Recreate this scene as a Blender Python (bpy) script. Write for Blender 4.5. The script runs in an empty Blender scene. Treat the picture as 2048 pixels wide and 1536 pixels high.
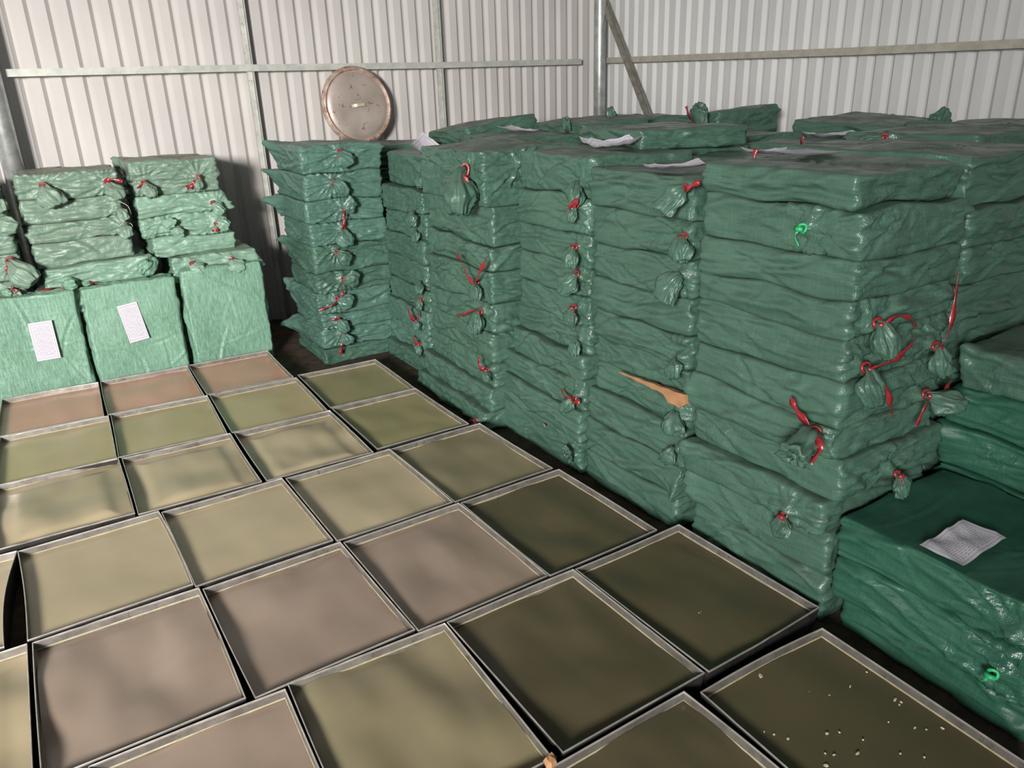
import bpy, math, random
import numpy as np
from mathutils import Vector, Matrix

scene = bpy.context.scene
col = scene.collection
random.seed(7)

# ------------------------------------------------------------------ camera
cam_data = bpy.data.cameras.new('camera')
cam_data.sensor_width = 36.0
cam_data.lens = 1525.6 / 2048.0 * 36.0
cam_data.clip_start = 0.05
cam = bpy.data.objects.new('camera', cam_data)
col.objects.link(cam)
FW = Vector((0.4796, 0.8016, -0.3569)).normalized()
RT = Vector((0.8516, -0.5232, -0.0310)); RT = (RT - RT.dot(FW) * FW).normalized()
UP = RT.cross(FW)
cam.matrix_world = Matrix(((RT.x, UP.x, -FW.x, 0), (RT.y, UP.y, -FW.y, 0), (RT.z, UP.z, -FW.z, 1.70), (0, 0, 0, 1)))
scene.camera = cam

# ------------------------------------------------------------------ world, daylight, exposure
world = bpy.data.worlds.new('world'); scene.world = world
world.use_nodes = True
bg = world.node_tree.nodes['Background']
bg.inputs['Color'].default_value = (0.86, 0.93, 1.0, 1)
bg.inputs['Strength'].default_value = 0.58

def area(name, loc, target, sx, sy, power, color=(1, 1, 1), spread=180):
    d = bpy.data.lights.new(name, 'AREA'); d.shape = 'RECTANGLE'; d.size = sx; d.size_y = sy
    d.energy = power; d.color = color; d.spread = math.radians(spread)
    o = bpy.data.objects.new(name, d); col.objects.link(o)
    o.location = loc
    o.rotation_euler = (Vector(target) - Vector(loc)).to_track_quat('-Z', 'Y').to_euler()
    return o
area('daylight_doorway', (-3.6, -2.4, 2.5), (0.5, 5.6, 0.9), 1.3, 1.1, 355, (1.0, 0.955, 0.91), 92)

scene.view_settings.view_transform = 'Standard'
scene.view_settings.look = 'None'
scene.view_settings.gamma = 1.0
scene.view_settings.use_curve_mapping = False
scene.view_settings.exposure = 0.0

# ------------------------------------------------------------------ noise
_rng = np.random.RandomState(11)
_perm = _rng.permutation(256); _perm = np.concatenate([_perm, _perm])
_grad = _rng.normal(size=(256, 3)); _grad /= np.linalg.norm(_grad, axis=1)[:, None]
def perlin(P):
    i = np.floor(P).astype(int); f = P - i; i &= 255
    u = f * f * f * (f * (f * 6 - 15) + 10)
    out = 0
    for dx in (0, 1):
        for dy in (0, 1):
            for dz in (0, 1):
                h = _perm[_perm[_perm[(i[:, 0] + dx) & 255] + ((i[:, 1] + dy) & 255)] + ((i[:, 2] + dz) & 255)]
                g = _grad[h]
                d = g[:, 0] * (f[:, 0] - dx) + g[:, 1] * (f[:, 1] - dy) + g[:, 2] * (f[:, 2] - dz)
                w = (u[:, 0] if dx else 1 - u[:, 0]) * (u[:, 1] if dy else 1 - u[:, 1]) * (u[:, 2] if dz else 1 - u[:, 2])
                out = out + w * d
    return out * 1.6
def ridged(P):
    n = perlin(P)
    return 1 - np.minimum(np.abs(n) * 2.6, 1.0)

# ------------------------------------------------------------------ mesh helpers
def mesh_from(name, verts, faces, mats, smooth=True, fmat=None):
    me = bpy.data.meshes.new(name)
    me.from_pydata([tuple(map(float, v)) for v in verts], [], [tuple(map(int, f)) for f in faces])
    for m in (mats if isinstance(mats, (list, tuple)) else [mats]): me.materials.append(m)
    if smooth: me.polygons.foreach_set('use_smooth', [True] * len(me.polygons))
    if fmat is not None: me.polygons.foreach_set('material_index', fmat)
    me.update()
    return me
def mesh_np(name, V, Q, mat, crm=None):
    me = bpy.data.meshes.new(name)
    nq = len(Q)
    me.vertices.add(len(V)); me.vertices.foreach_set('co', np.asarray(V, np.float32).ravel())
    me.loops.add(nq * 4); me.loops.foreach_set('vertex_index', np.asarray(Q, np.int32).ravel())
    me.polygons.add(nq); me.polygons.foreach_set('loop_start', np.arange(0, nq * 4, 4, dtype=np.int32))
    me.polygons.foreach_set('use_smooth', np.ones(nq, dtype=bool))
    if crm is not None:
        at = me.attributes.new('crumple', 'FLOAT', 'POINT'); at.data.foreach_set('value', np.asarray(crm, np.float32))
    me.materials.append(mat); me.update(calc_edges=True); me.validate()
    return me
def link(name, me, parent=None, loc=None, rot=None):
    o = bpy.data.objects.new(name, me); col.objects.link(o)
    if parent is not None: o.parent = parent
    if loc is not None: o.location = loc
    if rot is not None: o.rotation_euler = rot
    return o
def tag(o, label=None, cat=None, group=None, kind=None):
    if label: o['label'] = label
    if cat: o['category'] = cat
    if group: o['group'] = group
    if kind: o['kind'] = kind
    return o

class MB:
    def __init__(s): s.v = []; s.f = []; s.m = []
    def add(s, v, f, m=0):
        b = len(s.v); s.v += [tuple(x) for x in v]; s.f += [tuple(i + b for i in q) for q in f]; s.m += [m] * len(f)
    def box(s, x0, x1, y0, y1, z0, z1, m=0):
        s.add([(x0, y0, z0), (x1, y0, z0), (x1, y1, z0), (x0, y1, z0), (x0, y0, z1), (x1, y0, z1), (x1, y1, z1), (x0, y1, z1)],
              [(0, 3, 2, 1), (4, 5, 6, 7), (0, 1, 5, 4), (1, 2, 6, 5), (2, 3, 7, 6), (3, 0, 4, 7)], m)
    def sweep(s, pts, prof, upv=(0, 0, 1), caps=True, m=0, closed=True, scales=None):
        pts = [Vector(p) for p in pts]; n = len(prof); rows = []
        u0 = Vector(upv)
        for i, p in enumerate(pts):
            t = (pts[min(i + 1, len(pts) - 1)] - pts[max(i - 1, 0)]).normalized()
            a = t.cross(u0)
            if a.length < 1e-4: a = t.cross(Vector((1, 0.3, 0)))
            a.normalize(); b = a.cross(t)
            k = scales[i] if scales else 1
            rows.append([p + a * q[0] * k + b * q[1] * k for q in prof])
        v = [x for r in rows for x in r]; f = []
        for i in range(len(pts) - 1):
            for j in range(n if closed else n - 1):
                f.append((i * n + j, i * n + (j + 1) % n, (i + 1) * n + (j + 1) % n, (i + 1) * n + j))
        if caps: f.append(tuple(range(n))[::-1]); f.append(tuple((len(pts) - 1) * n + j for j in range(n)))
        s.add(v, f, m)
    def obj(s, name, mats, parent=None, smooth=False, loc=None, rot=None):
        return link(name, mesh_from(name, s.v, s.f, mats, smooth, s.m), parent, loc, rot)
def circ(r, n=16): return [(r * math.cos(2 * math.pi * k / n), r * math.sin(2 * math.pi * k / n)) for k in range(n)]

# ------------------------------------------------------------------ materials
class NT:
    def __init__(s, name):
        s.m = bpy.data.materials.new(name); s.m.use_nodes = True; s.t = s.m.node_tree
        s.b = s.t.nodes['Principled BSDF']
    def n(s, t, **kw):
        o = s.t.nodes.new(t)
        for k, v in kw.items():
            if k in o.inputs.keys(): o.inputs[k].default_value = v
            else: setattr(o, k, v)
        return o
    def l(s, a, b): s.t.links.new(a, b)
    def coord(s, scale=(1, 1, 1), kind='Object', rnd=True):
        tc = s.n('ShaderNodeTexCoord'); mp = s.n('ShaderNodeMapping')
        mp.inputs['Scale'].default_value = scale
        s.l(tc.outputs[kind], mp.inputs['Vector'])
        if rnd:
            oi = s.n('ShaderNodeObjectInfo'); mu = s.n('ShaderNodeMath', operation='MULTIPLY'); mu.inputs[1].default_value = 37.0
            s.l(oi.outputs['Random'], mu.inputs[0]); s.l(mu.outputs[0], mp.inputs['Location'])
        return mp.outputs['Vector']
    def noise(s, scale, detail=3, vec=None, rough=0.5, dist=0.0):
        o = s.n('ShaderNodeTexNoise'); o.inputs['Scale'].default_value = scale; o.inputs['Detail'].default_value = detail
        o.inputs['Roughness'].default_value = rough; o.inputs['Distortion'].default_value = dist
        if vec is not None: s.l(vec, o.inputs['Vector'])
        return o.outputs['Fac']
    def ramp(s, fac, stops):
        o = s.n('ShaderNodeValToRGB'); e = o.color_ramp.elements
        while len(e) < len(stops): e.new(0.5)
        for i, (p, c) in enumerate(stops): e[i].position = p; e[i].color = c if len(c) == 4 else (*c, 1)
        s.l(fac, o.inputs['Fac']); return o.outputs['Color']
    def mix(s, fac, a, b, mode='MIX'):
        o = s.n('ShaderNodeMix', data_type='RGBA', blend_type=mode)
        for sock, val in ((o.inputs[0], fac), (o.inputs[6], a), (o.inputs[7], b)):
            if hasattr(val, 'links'): s.l(val, sock)
            elif isinstance(val, (int, float)): sock.default_value = val
            else: sock.default_value = (*val, 1) if len(val) == 3 else val
        return o.outputs[2]
    def math(s, op, a, b=None):
        o = s.n('ShaderNodeMath', operation=op)
        for i, v in enumerate((a, b)):
            if v is None: continue
            if hasattr(v, 'links'): s.l(v, o.inputs[i])
            else: o.inputs[i].default_value = v
        return o.outputs[0]
    def bump(s, h, strength=0.3, dist=0.01, nrm=None):
        o = s.n('ShaderNodeBump'); o.inputs['Strength'].default_value = strength; o.inputs['Distance'].default_value = dist
        s.l(h, o.inputs['Height'])
        if nrm is not None: s.l(nrm, o.inputs['Normal'])
        return o.outputs['Normal']
    def fin(s, color=None, rough=0.5, metal=0.0, spec=0.5, normal=None):
        for nm, v in (('Base Color', color), ('Roughness', rough), ('Metallic', metal), ('Specular IOR Level', spec), ('Normal', normal)):
            if v is None: continue
            if hasattr(v, 'links'): s.l(v, s.b.inputs[nm])
            elif isinstance(v, (int, float)): s.b.inputs[nm].default_value = v
            else: s.b.inputs[nm].default_value = (*v, 1)
        return s.m

def sack_material(name, ca, cb, dust, dust_amt, streak=0.5, rough=0.36, vert=False):
    t = NT(name)
    v = t.coord()
    base = t.mix(t.ramp(t.noise(3.5, 4, v), [(0.3, (0, 0, 0)), (0.7, (1, 1, 1))]), ca, cb)
    oi = t.n('ShaderNodeObjectInfo')
    base = t.mix(t.math('MULTIPLY', oi.outputs['Random'], 0.35), base, tuple(c * 0.72 for c in cb))
    s1 = t.noise(1.0, 3, t.coord((130, 130, 13) if vert else (12, 12, 260)), 0.6)
    s2 = t.noise(1.0, 3, t.coord((260, 260, 30) if vert else (12, 260, 12)), 0.6)
    st = t.math('ADD', t.math('MULTIPLY', s1, 0.5), t.math('MULTIPLY', s2, 0.5))
    stm = t.ramp(st, [(0.40, (0, 0, 0)), (0.66, (1, 1, 1))])
    light = tuple(min(1, c * 1.5 + 0.02) for c in cb)
    base = t.mix(t.math('MULTIPLY', stm, streak), base, light)
    # settled dust, heaviest on the horizontal top faces
    tc = t.n('ShaderNodeTexCoord'); sp = t.n('ShaderNodeSeparateXYZ'); t.l(tc.outputs['Normal'], sp.inputs[0])
    up = t.math('MAXIMUM', sp.outputs['Z'], 0.12)
    up = t.math('MULTIPLY', t.math('POWER', up, 2.0), dust_amt)
    dn = t.ramp(t.noise(6, 6, v, 0.65), [(0.32, (0.25, 0.25, 0.25)), (0.7, (1, 1, 1))])
    base = t.mix(t.math('MULTIPLY', up, dn), base, dust)
    dirt = t.ramp(t.noise(9, 7, v, 0.7, 0.6), [(0.60, (0, 0, 0)), (0.74, (1, 1, 1))])
    base = t.mix(t.math('MULTIPLY', dirt, 0.30), base, tuple(c * 0.6 for c in dust))
    ro = t.math('ADD', t.math('MULTIPLY', t.ramp(t.noise(9, 3, v), [(0.4, (0, 0, 0)), (0.6, (1, 1, 1))]), 0.16), rough - 0.04)
    n1 = t.bump(t.noise(1.0, 4, t.coord((7, 7, 38)), 0.55, 0.8), 0.26, 0.010)
    n2 = t.bump(t.noise(40, 3, v, 0.55, 0.6), 0.16, 0.003, n1)
    at = t.n('ShaderNodeAttribute'); at.attribute_name = 'crumple'; ck = at.outputs['Fac']
    ff = t.math('ABSOLUTE', t.math('SUBTRACT', t.noise(30, 3, v, 0.55, 0.7), 0.5))
    n2 = t.bump(t.math('MULTIPLY', ff, ck), 0.5, 0.026, n2)
    ro = t.math('SUBTRACT', ro, t.math('MULTIPLY', ck, 0.14))
    n3 = t.bump(st, 0.35, 0.0022, n2)
    return t.fin(base, ro, 0, 0.42, n3)

M_sack = sack_material('woven_sack_green', (0.042, 0.098, 0.070), (0.060, 0.130, 0.094), (0.062, 0.076, 0.058), 0.75, 0.38)
M_sack_teal = sack_material('woven_sack_teal', (0.056, 0.126, 0.098), (0.076, 0.158, 0.126), (0.075, 0.10, 0.08), 0.5, 0.35)
M_sack_deep_dim = sack_material('woven_sack_deep_green_dimmed', (0.018, 0.080, 0.050), (0.030, 0.108, 0.070), (0.012, 0.055, 0.036), 0.9, 0.35)  # deep green, dimmed for weak light at the lower right; dust tint darker still
M_sack_light = sack_material('woven_sack_pale_green', (0.125, 0.225, 0.165), (0.17, 0.285, 0.215), (0.22, 0.22, 0.16), 0.5, 0.7, 0.42)
M_sack_dirty = sack_material('woven_sack_stained_green', (0.105, 0.175, 0.13), (0.15, 0.23, 0.175), (0.20, 0.17, 0.125), 0.9, 0.55, 0.42)
M_sack_upright = sack_material('woven_sack_pale_green_upright', (0.085, 0.185, 0.125), (0.13, 0.25, 0.18), (0.2, 0.19, 0.13), 0.3, 1.0, 0.42, True)

def plain(name, c, rough=0.5, metal=0, spec=0.5, var=0.25, sc=20, bump=0.1):
    t = NT(name); v = t.coord()
    base = t.mix(t.noise(sc, 4, v), tuple(x * (1 - var) for x in c), tuple(min(1, x * (1 + var)) for x in c))
    return t.fin(base, rough, metal, spec, t.bump(t.noise(sc * 2, 3, v), bump, 0.003))
M_ribbon = plain('red_plastic_ribbon', (0.25, 0.018, 0.024), 0.27, 0, 0.7, 0.35, 60, 0.3)
M_ribbon_pink = plain('pink_plastic_ribbon', (0.62, 0.10, 0.12), 0.28, 0, 0.7, 0.3, 60, 0.3)
M_ribbon_orange = plain('orange_ribbon', (0.55, 0.17, 0.07), 0.45, 0, 0.5, 0.2, 60, 0.2)
M_ribbon_green = plain('green_thread', (0.03, 0.36, 0.14), 0.4, 0, 0.5, 0.2, 60, 0.2)
M_string = plain('white_thread', (0.65, 0.66, 0.62), 0.7, 0, 0.3, 0.1, 60, 0.1)

def metal_mat(name, ca, cb, rough, metal, rust=None, rust_amt=0.6):
    t = NT(name); v = t.coord()
    base = t.mix(t.ramp(t.noise(14, 6, v, 0.65), [(0.35, (0, 0, 0)), (0.65, (1, 1, 1))]), ca, cb)
    if rust:
        r = t.ramp(t.noise(22, 6, v, 0.7, 0.4), [(0.60, (0, 0, 0)), (0.66, (1, 1, 1))])
        base = t.mix(t.math('MULTIPLY', r, rust_amt), base, rust)
    ro = t.math('ADD', t.math('MULTIPLY', t.noise(25, 4, v), 0.25), rough - 0.1)
    return t.fin(base, ro, metal, 0.5, t.bump(t.noise(30, 4, v), 0.12, 0.002))
M_tray = metal_mat('tray_galvanised_steel', (0.15, 0.138, 0.125), (0.26, 0.245, 0.225), 0.42, 0.55, (0.08, 0.055, 0.04), 0.6)
M_tray_outer = metal_mat('tray_dark_outside', (0.012, 0.011, 0.010), (0.035, 0.032, 0.030), 0.6, 0.2)  # near-black tone for the pan's outer sides and underside
M_rim = metal_mat('tray_worn_rim', (0.50, 0.47, 0.43), (0.80, 0.77, 0.72), 0.3, 0.75)
M_post = metal_mat('galvanised_post', (0.36, 0.38, 0.37), (0.55, 0.57, 0.55), 0.36, 0.65)
M_stud = metal_mat('galvanised_stud', (0.42, 0.43, 0.40), (0.62, 0.61, 0.56), 0.5, 0.25, (0.25, 0.20, 0.14), 0.5)
M_girt = metal_mat('galvanised_girt', (0.40, 0.42, 0.39), (0.55, 0.55, 0.50), 0.5, 0.25)
M_girt_r = metal_mat('galvanised_girt_dusty', (0.36, 0.35, 0.29), (0.48, 0.46, 0.39), 0.55, 0.2)
M_brace = metal_mat('brace_steel', (0.17, 0.16, 0.13), (0.30, 0.29, 0.25), 0.5, 0.3)

def wall_mat(name='corrugated_sheet', ca=(0.475, 0.452, 0.44), cb=(0.54, 0.525, 0.50)):
    t = NT(name); v = t.coord(rnd=False)
    base = t.mix(t.ramp(t.noise(1.4, 5, v), [(0.35, (0, 0, 0)), (0.68, (1, 1, 1))]), ca, cb)
    # old splashes and scuffs
    sp = t.ramp(t.noise(18, 8, v, 0.75, 0.5), [(0.68, (0, 0, 0)), (0.72, (1, 1, 1))])
    base = t.mix(t.math('MULTIPLY', sp, 0.25), base, (0.30, 0.27, 0.24))
    st = t.ramp(t.noise(1.0, 5, t.coord((9, 9, 0.8), rnd=False), 0.6), [(0.45, (0, 0, 0)), (0.75, (1, 1, 1))])
    base = t.mix(t.math('MULTIPLY', st, 0.22), base, (0.44, 0.40, 0.41))
    return t.fin(base, 0.48, 0.0, 0.35, t.bump(t.noise(7, 4, v), 0.06, 0.01))
M_wall = wall_mat()
M_wall_right = wall_mat('corrugated_sheet_right', (0.53, 0.54, 0.535), (0.60, 0.61, 0.60))

def floor_mat():
    t = NT('packed_dirt_floor'); v = t.coord(rnd=False)
    base = t.mix(t.ramp(t.noise(9, 8, v, 0.75), [(0.35, (0, 0, 0)), (0.7, (1, 1, 1))]), (0.028, 0.022, 0.017), (0.115, 0.088, 0.060))
    sp = t.ramp(t.noise(60, 6, v, 0.7), [(0.62, (0, 0, 0)), (0.75, (1, 1, 1))])
    base = t.mix(t.math('MULTIPLY', sp, 0.4), base, (0.16, 0.13, 0.09))
    return t.fin(base, 0.85, 0, 0.2, t.bump(t.noise(35, 8, v, 0.7), 0.7, 0.02))
M_floor = floor_mat()
M_ceil = plain('roof_sheet', (0.30, 0.30, 0.30), 0.7, 0, 0.2, 0.1, 3, 0.05)

def gel(name, ca, cb):
    t = NT(name); v = t.coord()
    base = t.mix(t.ramp(t.noise(2.6, 4, v), [(0.32, (0, 0, 0)), (0.68, (1, 1, 1))]), ca, cb)
    gr = t.noise(380, 2, v)
    base = t.mix(t.math('MULTIPLY', gr, 0.22), base, tuple(c * 0.55 for c in ca))
    ro = t.math('ADD', t.math('MULTIPLY', t.noise(5, 3, v), 0.10), 0.24)
    nb = t.bump(gr, 0.12, 0.001)
    return t.fin(base, ro, 0, 0.55, nb)
M_gel = {
    'pink': gel('set_gel_pinkish_brown', (0.52, 0.28, 0.195), (0.58, 0.33, 0.235)),
    'olive': gel('set_gel_olive', (0.37, 0.315, 0.16), (0.43, 0.365, 0.195)),
    'sand': gel('set_gel_sandy', (0.36, 0.305, 0.19), (0.42, 0.355, 0.23)),
    'moss': gel('set_gel_moss', (0.255, 0.228, 0.110), (0.30, 0.265, 0.135)),
    'umber': gel('set_gel_umber', (0.20, 0.172, 0.100), (0.25, 0.215, 0.13)),
    'brown': gel('set_gel_greyish_brown', (0.245, 0.188, 0.145), (0.30, 0.232, 0.18)),
    'dark': gel('set_gel_olive_dimmed', (0.074, 0.063, 0.032), (0.098, 0.083, 0.044)),  # olive gel with the dimness of the right-hand trays put into its colour
}
M_film = plain('dried_film_edge', (0.33, 0.295, 0.19), 0.4, 0, 0.5, 0.5, 30, 0.2)
M_wood = plain('raw_wood', (0.37, 0.20, 0.10), 0.65, 0, 0.3, 0.35, 25, 0.6)
M_flake = plain('pale_flake', (0.48, 0.43, 0.28), 0.6, 0, 0.3, 0.3, 90, 0.3)

def lid_mat():
    t = NT('pan_lid_aluminium'); v = t.coord(rnd=False)
    base = t.mix(t.ramp(t.noise(5, 5, v), [(0.35, (0, 0, 0)), (0.7, (1, 1, 1))]), (0.40, 0.335, 0.29), (0.58, 0.50, 0.44))
    r = t.ramp(t.noise(20, 5, v, 0.65, 0.3), [(0.63, (0, 0, 0)), (0.66, (1, 1, 1))])
    base = t.mix(t.math('MULTIPLY', r, 0.75), base, (0.26, 0.085, 0.06))
    r2 = t.ramp(t.noise(46, 3, v, 0.5), [(0.72, (0, 0, 0)), (0.74, (1, 1, 1))])
    base = t.mix(r2, base, (0.10, 0.05, 0.04))
    return t.fin(base, 0.42, 0.45, 0.5, t.bump(t.noise(12, 4, v), 0.2, 0.004))
M_lid = lid_mat()
M_lid_rim = metal_mat('pan_lid_rim', (0.30, 0.15, 0.11), (0.60, 0.50, 0.43), 0.45, 0.4, (0.15, 0.04, 0.03), 0.8)
M_handle = metal_mat('pan_lid_handle', (0.50, 0.47, 0.42), (0.62, 0.56, 0.34), 0.4, 0.3, (0.55, 0.42, 0.05), 0.8)

def paper_mat():
    t = NT('printed_paper')
    tc = t.n('ShaderNodeTexCoord'); sp = t.n('ShaderNodeSeparateXYZ'); t.l(tc.outputs['UV'], sp.inputs[0])
    u, v = sp.outputs['X'], sp.outputs['Y']
    def win(x, a, b): return t.math('MULTIPLY', t.math('GREATER_THAN', x, a), t.math('LESS_THAN', x, b))
    outer = t.math('MULTIPLY', win(u, .07, .93), win(v, .05, .95))
    inner = t.math('MULTIPLY', win(u, .085, .915), win(v, .06, .94))
    frame = t.math('SUBTRACT', outer, inner)
    body = t.math('MULTIPLY', win(u, .13, .87), win(v, .10, .90))
    rows = t.math('LESS_THAN', t.math('FRACT', t.math('MULTIPLY', u, 17.0)), 0.36)
    cb = t.n('ShaderNodeCombineXYZ')
    t.l(t.math('FLOOR', t.math('MULTIPLY', u, 17.0)), cb.inputs[0]); t.l(t.math('MULTIPLY', v, 26.0), cb.inputs[1])
    txt = t.math('GREATER_THAN', t.noise(1.0, 3, cb.outputs[0], 0.7), 0.49)
    ink = t.math('MULTIPLY', t.math('MULTIPLY', rows, txt), body)
    ink = t.math('MAXIMUM', ink, frame)
    base = t.mix(t.math('MULTIPLY', ink, 0.55), (0.52, 0.505, 0.56), (0.05, 0.05, 0.09))
    return t.fin(base, 0.6, 0, 0.3)
M_paper = paper_mat()

# ================================================================== setting
flo = MB(); flo.box(-9, 5.2, -7, 6.6, -0.15, 0.0)
tag(flo.obj('floor', M_floor), 'dark brown packed dirt floor under trays and sacks', None, None, 'structure')

def corrugated(name, p0, p1, nrm, z0, z1, pitch, label, mat=None):
    # profile points along the wall; nrm points into the room
    p0 = Vector((*p0, 0)); p1 = Vector((*p1, 0)); d = (p1 - p0); L = d.length; d.normalize(); nr = Vector((*nrm, 0))
    prof = [(0, 0.0), (0.50, 0.0), (0.70, -0.024), (0.80, -0.024)]
    pts = []; s = 0.0
    while s < L:
        for a, b in prof:
            q = s + a * pitch
            if q <= L: pts.append((q, b))
        s += pitch
    pts.append((L, 0.0))
    v = []; f = []
    for q, b in pts:
        for zz in (z0, z1):
            P = p0 + d * q + nr * b; v.append((P.x, P.y, zz))
    n = len(pts)
    for q, b in pts:
        for zz in (z0, z1):
            P = p0 + d * q + nr * (b - 0.003); v.append((P.x, P.y, zz))
    for i in range(n - 1):
        f.append((2 * i, 2 * i + 2, 2 * i + 3, 2 * i + 1))
        k = 2 * n
        f.append((k + 2 * i + 1, k + 2 * i + 3, k + 2 * i + 2, k + 2 * i))
    o = link(name, mesh_from(name, v, f, mat or M_wall, False))
    return tag(o, label, None, None, 'structure')
corrugated('wall_back', (-9.0, 6.25), (4.75, 6.25), (0, -1), 0, 4.6, 0.125, 'pale corrugated metal sheet wall behind the left sack stacks')
corrugated('wall_right', (4.75, 6.25), (4.75, -7.0), (-1, 0), 0, 4.6, 0.129, 'pale grey corrugated metal sheet wall behind the right sack stacks', M_wall_right)
ce = MB(); ce.box(-9, 5.2, -7, 6.6, 4.6, 4.7)  # unseen roof, added to keep sky light off the stack tops
tag(ce.obj('ceiling', M_ceil), 'unseen sheet metal roof added to block the sky', None, None, 'structure')

def steel_post(x, y, r, label):
    m = MB(); m.sweep([(x, y, 0), (x, y, 2.2), (x, y, 4.6)], circ(r, 28), (1, 0, 0))
    tag(m.obj('steel_post', M_post, None, True), label, 'post')
steel_post(-0.085, 6.085, 0.062, 'round galvanised post at the far left edge behind sacks')
steel_post(4.58, 5.93, 0.052, 'round galvanised post standing in the corner of the walls')

def stud(x, label):
    t = bpy.data.objects.new('wall_stud', None); col.objects.link(t); t.location = (x, 6.2, 0)
    tag(t, label, 'stud')
    m = MB(); m.box(-.024, .012, -.012, .02, 0, 4.6); m.obj('stud_channel', M_stud, t)
    m = MB(); m.box(.016, .021, -.028, .03, 0, 4.6); m.obj('stud_flange', M_girt, t)
stud(1.545, 'upright steel stud on the left wall beside the round lid')
stud(3.105, 'upright steel stud on the left wall nearer the corner post')

def girt(pts, w, h, mat, label):
    m = MB(); m.sweep(pts, [(-w / 2, -h / 2), (w / 2, -h / 2), (w / 2, h / 2), (-w / 2, h / 2)], (0, 0, 1))
    tag(m.obj('wall_girt', mat), label, 'beam')
girt([(0.005, 6.165, 1.915), (1.5, 6.165, 1.927), (3.1, 6.165, 1.93), (4.54, 6.165, 1.945)], 0.03, 0.046, M_girt,
     'horizontal galvanised bar across the left wall')
girt([(4.685, 6.10, 1.948), (4.685, 3.44, 1.88), (4.685, 1.0, 1.835), (4.685, -3, 1.80)], 0.03, 0.046, M_girt_r,
     'horizontal dusty steel bar across the right wall')

def brace():
    t = bpy.data.objects.new('diagonal_brace', None); col.objects.link(t)
    a = Vector((4.625, 6.02, 2.56)); b = Vector((4.625, 4.32, 0.0))
    t.location = b; tag(t, 'slanting double steel brace leaning from the corner post down the right wall', 'brace')
    m = MB(); m.sweep([(0, 0, 0), a - b], [(-.015, -.030), (.02, -.030), (.02, -.002), (-.015, -.002)], (1, 0, 0)); m.obj('brace_bar', M_brace, t)
    m = MB(); m.sweep([(0, 0, 0), a - b], [(-.015, .006), (.02, .006), (.02, .032), (-.015, .032)], (1, 0, 0)); m.obj('brace_bar', M_brace, t)
brace()

# ================================================================== sacks
def lattice(nx, ny, nz):
    quads = []; pts = []
    def key(i, j, k): return (i * 4096 + j) * 4096 + k
    def face(fn, na, nb, flip):
        a, b = np.meshgrid(np.arange(na), np.arange(nb), indexing='ij'); a = a.ravel(); b = b.ravel()
        c = [fn(a, b), fn(a + 1, b), fn(a + 1, b + 1), fn(a, b + 1)]
        if flip: c = c[::-1]
        quads.append(np.stack(c, 1))
    z0 = lambda a: np.zeros_like(a)
    face(lambda a, b: key(a, b, z0(a)), nx, ny, True)
    face(lambda a, b: key(a, b, z0(a) + nz), nx, ny, False)
    face(lambda a, b: key(a, z0(a), b), nx, nz, False)
    face(lambda a, b: key(a, z0(a) + ny, b), nx, nz, True)
    face(lambda a, b: key(z0(a), a, b), ny, nz, True)
    face(lambda a, b: key(z0(a) + nx, a, b), ny, nz, False)
    Q = np.concatenate(quads)
    uq, inv = np.unique(Q.ravel(), return_inverse=True)
    idx = np.stack([uq // (4096 * 4096), (uq // 4096) % 4096, uq % 4096], 1)
    return idx, inv.reshape(Q.shape)
_lat = {}; _crm = {}
FACES = {'-x': ((-1, 0, 0), (0, 1, 0)), '+x': ((1, 0, 0), (0, 1, 0)), '-y': ((0, -1, 0), (1, 0, 0)), '+y': ((0, 1, 0), (1, 0, 0))}

def creases(rs, n, slen, zlen, ang=0.33, hmin=.0028, hmax=.0075, lmin=.14, lmax=.55):
    out = []
    for _ in range(n):
        th = rs.normal(0, ang)
        out.append((rs.uniform(-slen, slen), rs.uniform(-zlen, zlen), math.cos(th), math.sin(th), rs.uniform(lmin, lmax) / 2,
                    rs.uniform(.0055, .0100), rs.uniform(hmin, hmax) * (1 if rs.rand() < .7 else -1), rs.uniform(-1.5, 1.5)))
    return out
def crease_disp(S, Z, cr):
    d = np.zeros(len(S))
    for (s0, z0, c, sn, hl, w, hgt, cv) in cr:
        a = (S - s0) * c + (Z - z0) * sn; b = -(S - s0) * sn + (Z - z0) * c - cv * (a * a - hl * hl * .3)
        t = np.abs(a) / hl
        m = t < 1.25
        if not m.any(): continue
        env = np.clip(1.2 - t[m], 0, 1) ** 0.8 * np.clip((1.25 - t[m]) * 4, 0, 1)
        bb = b[m] / w
        d[m] += hgt * env * (np.exp(-bb * bb) - 0.65 * np.exp(-(bb - 1.5) ** 2))
    return d

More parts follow.
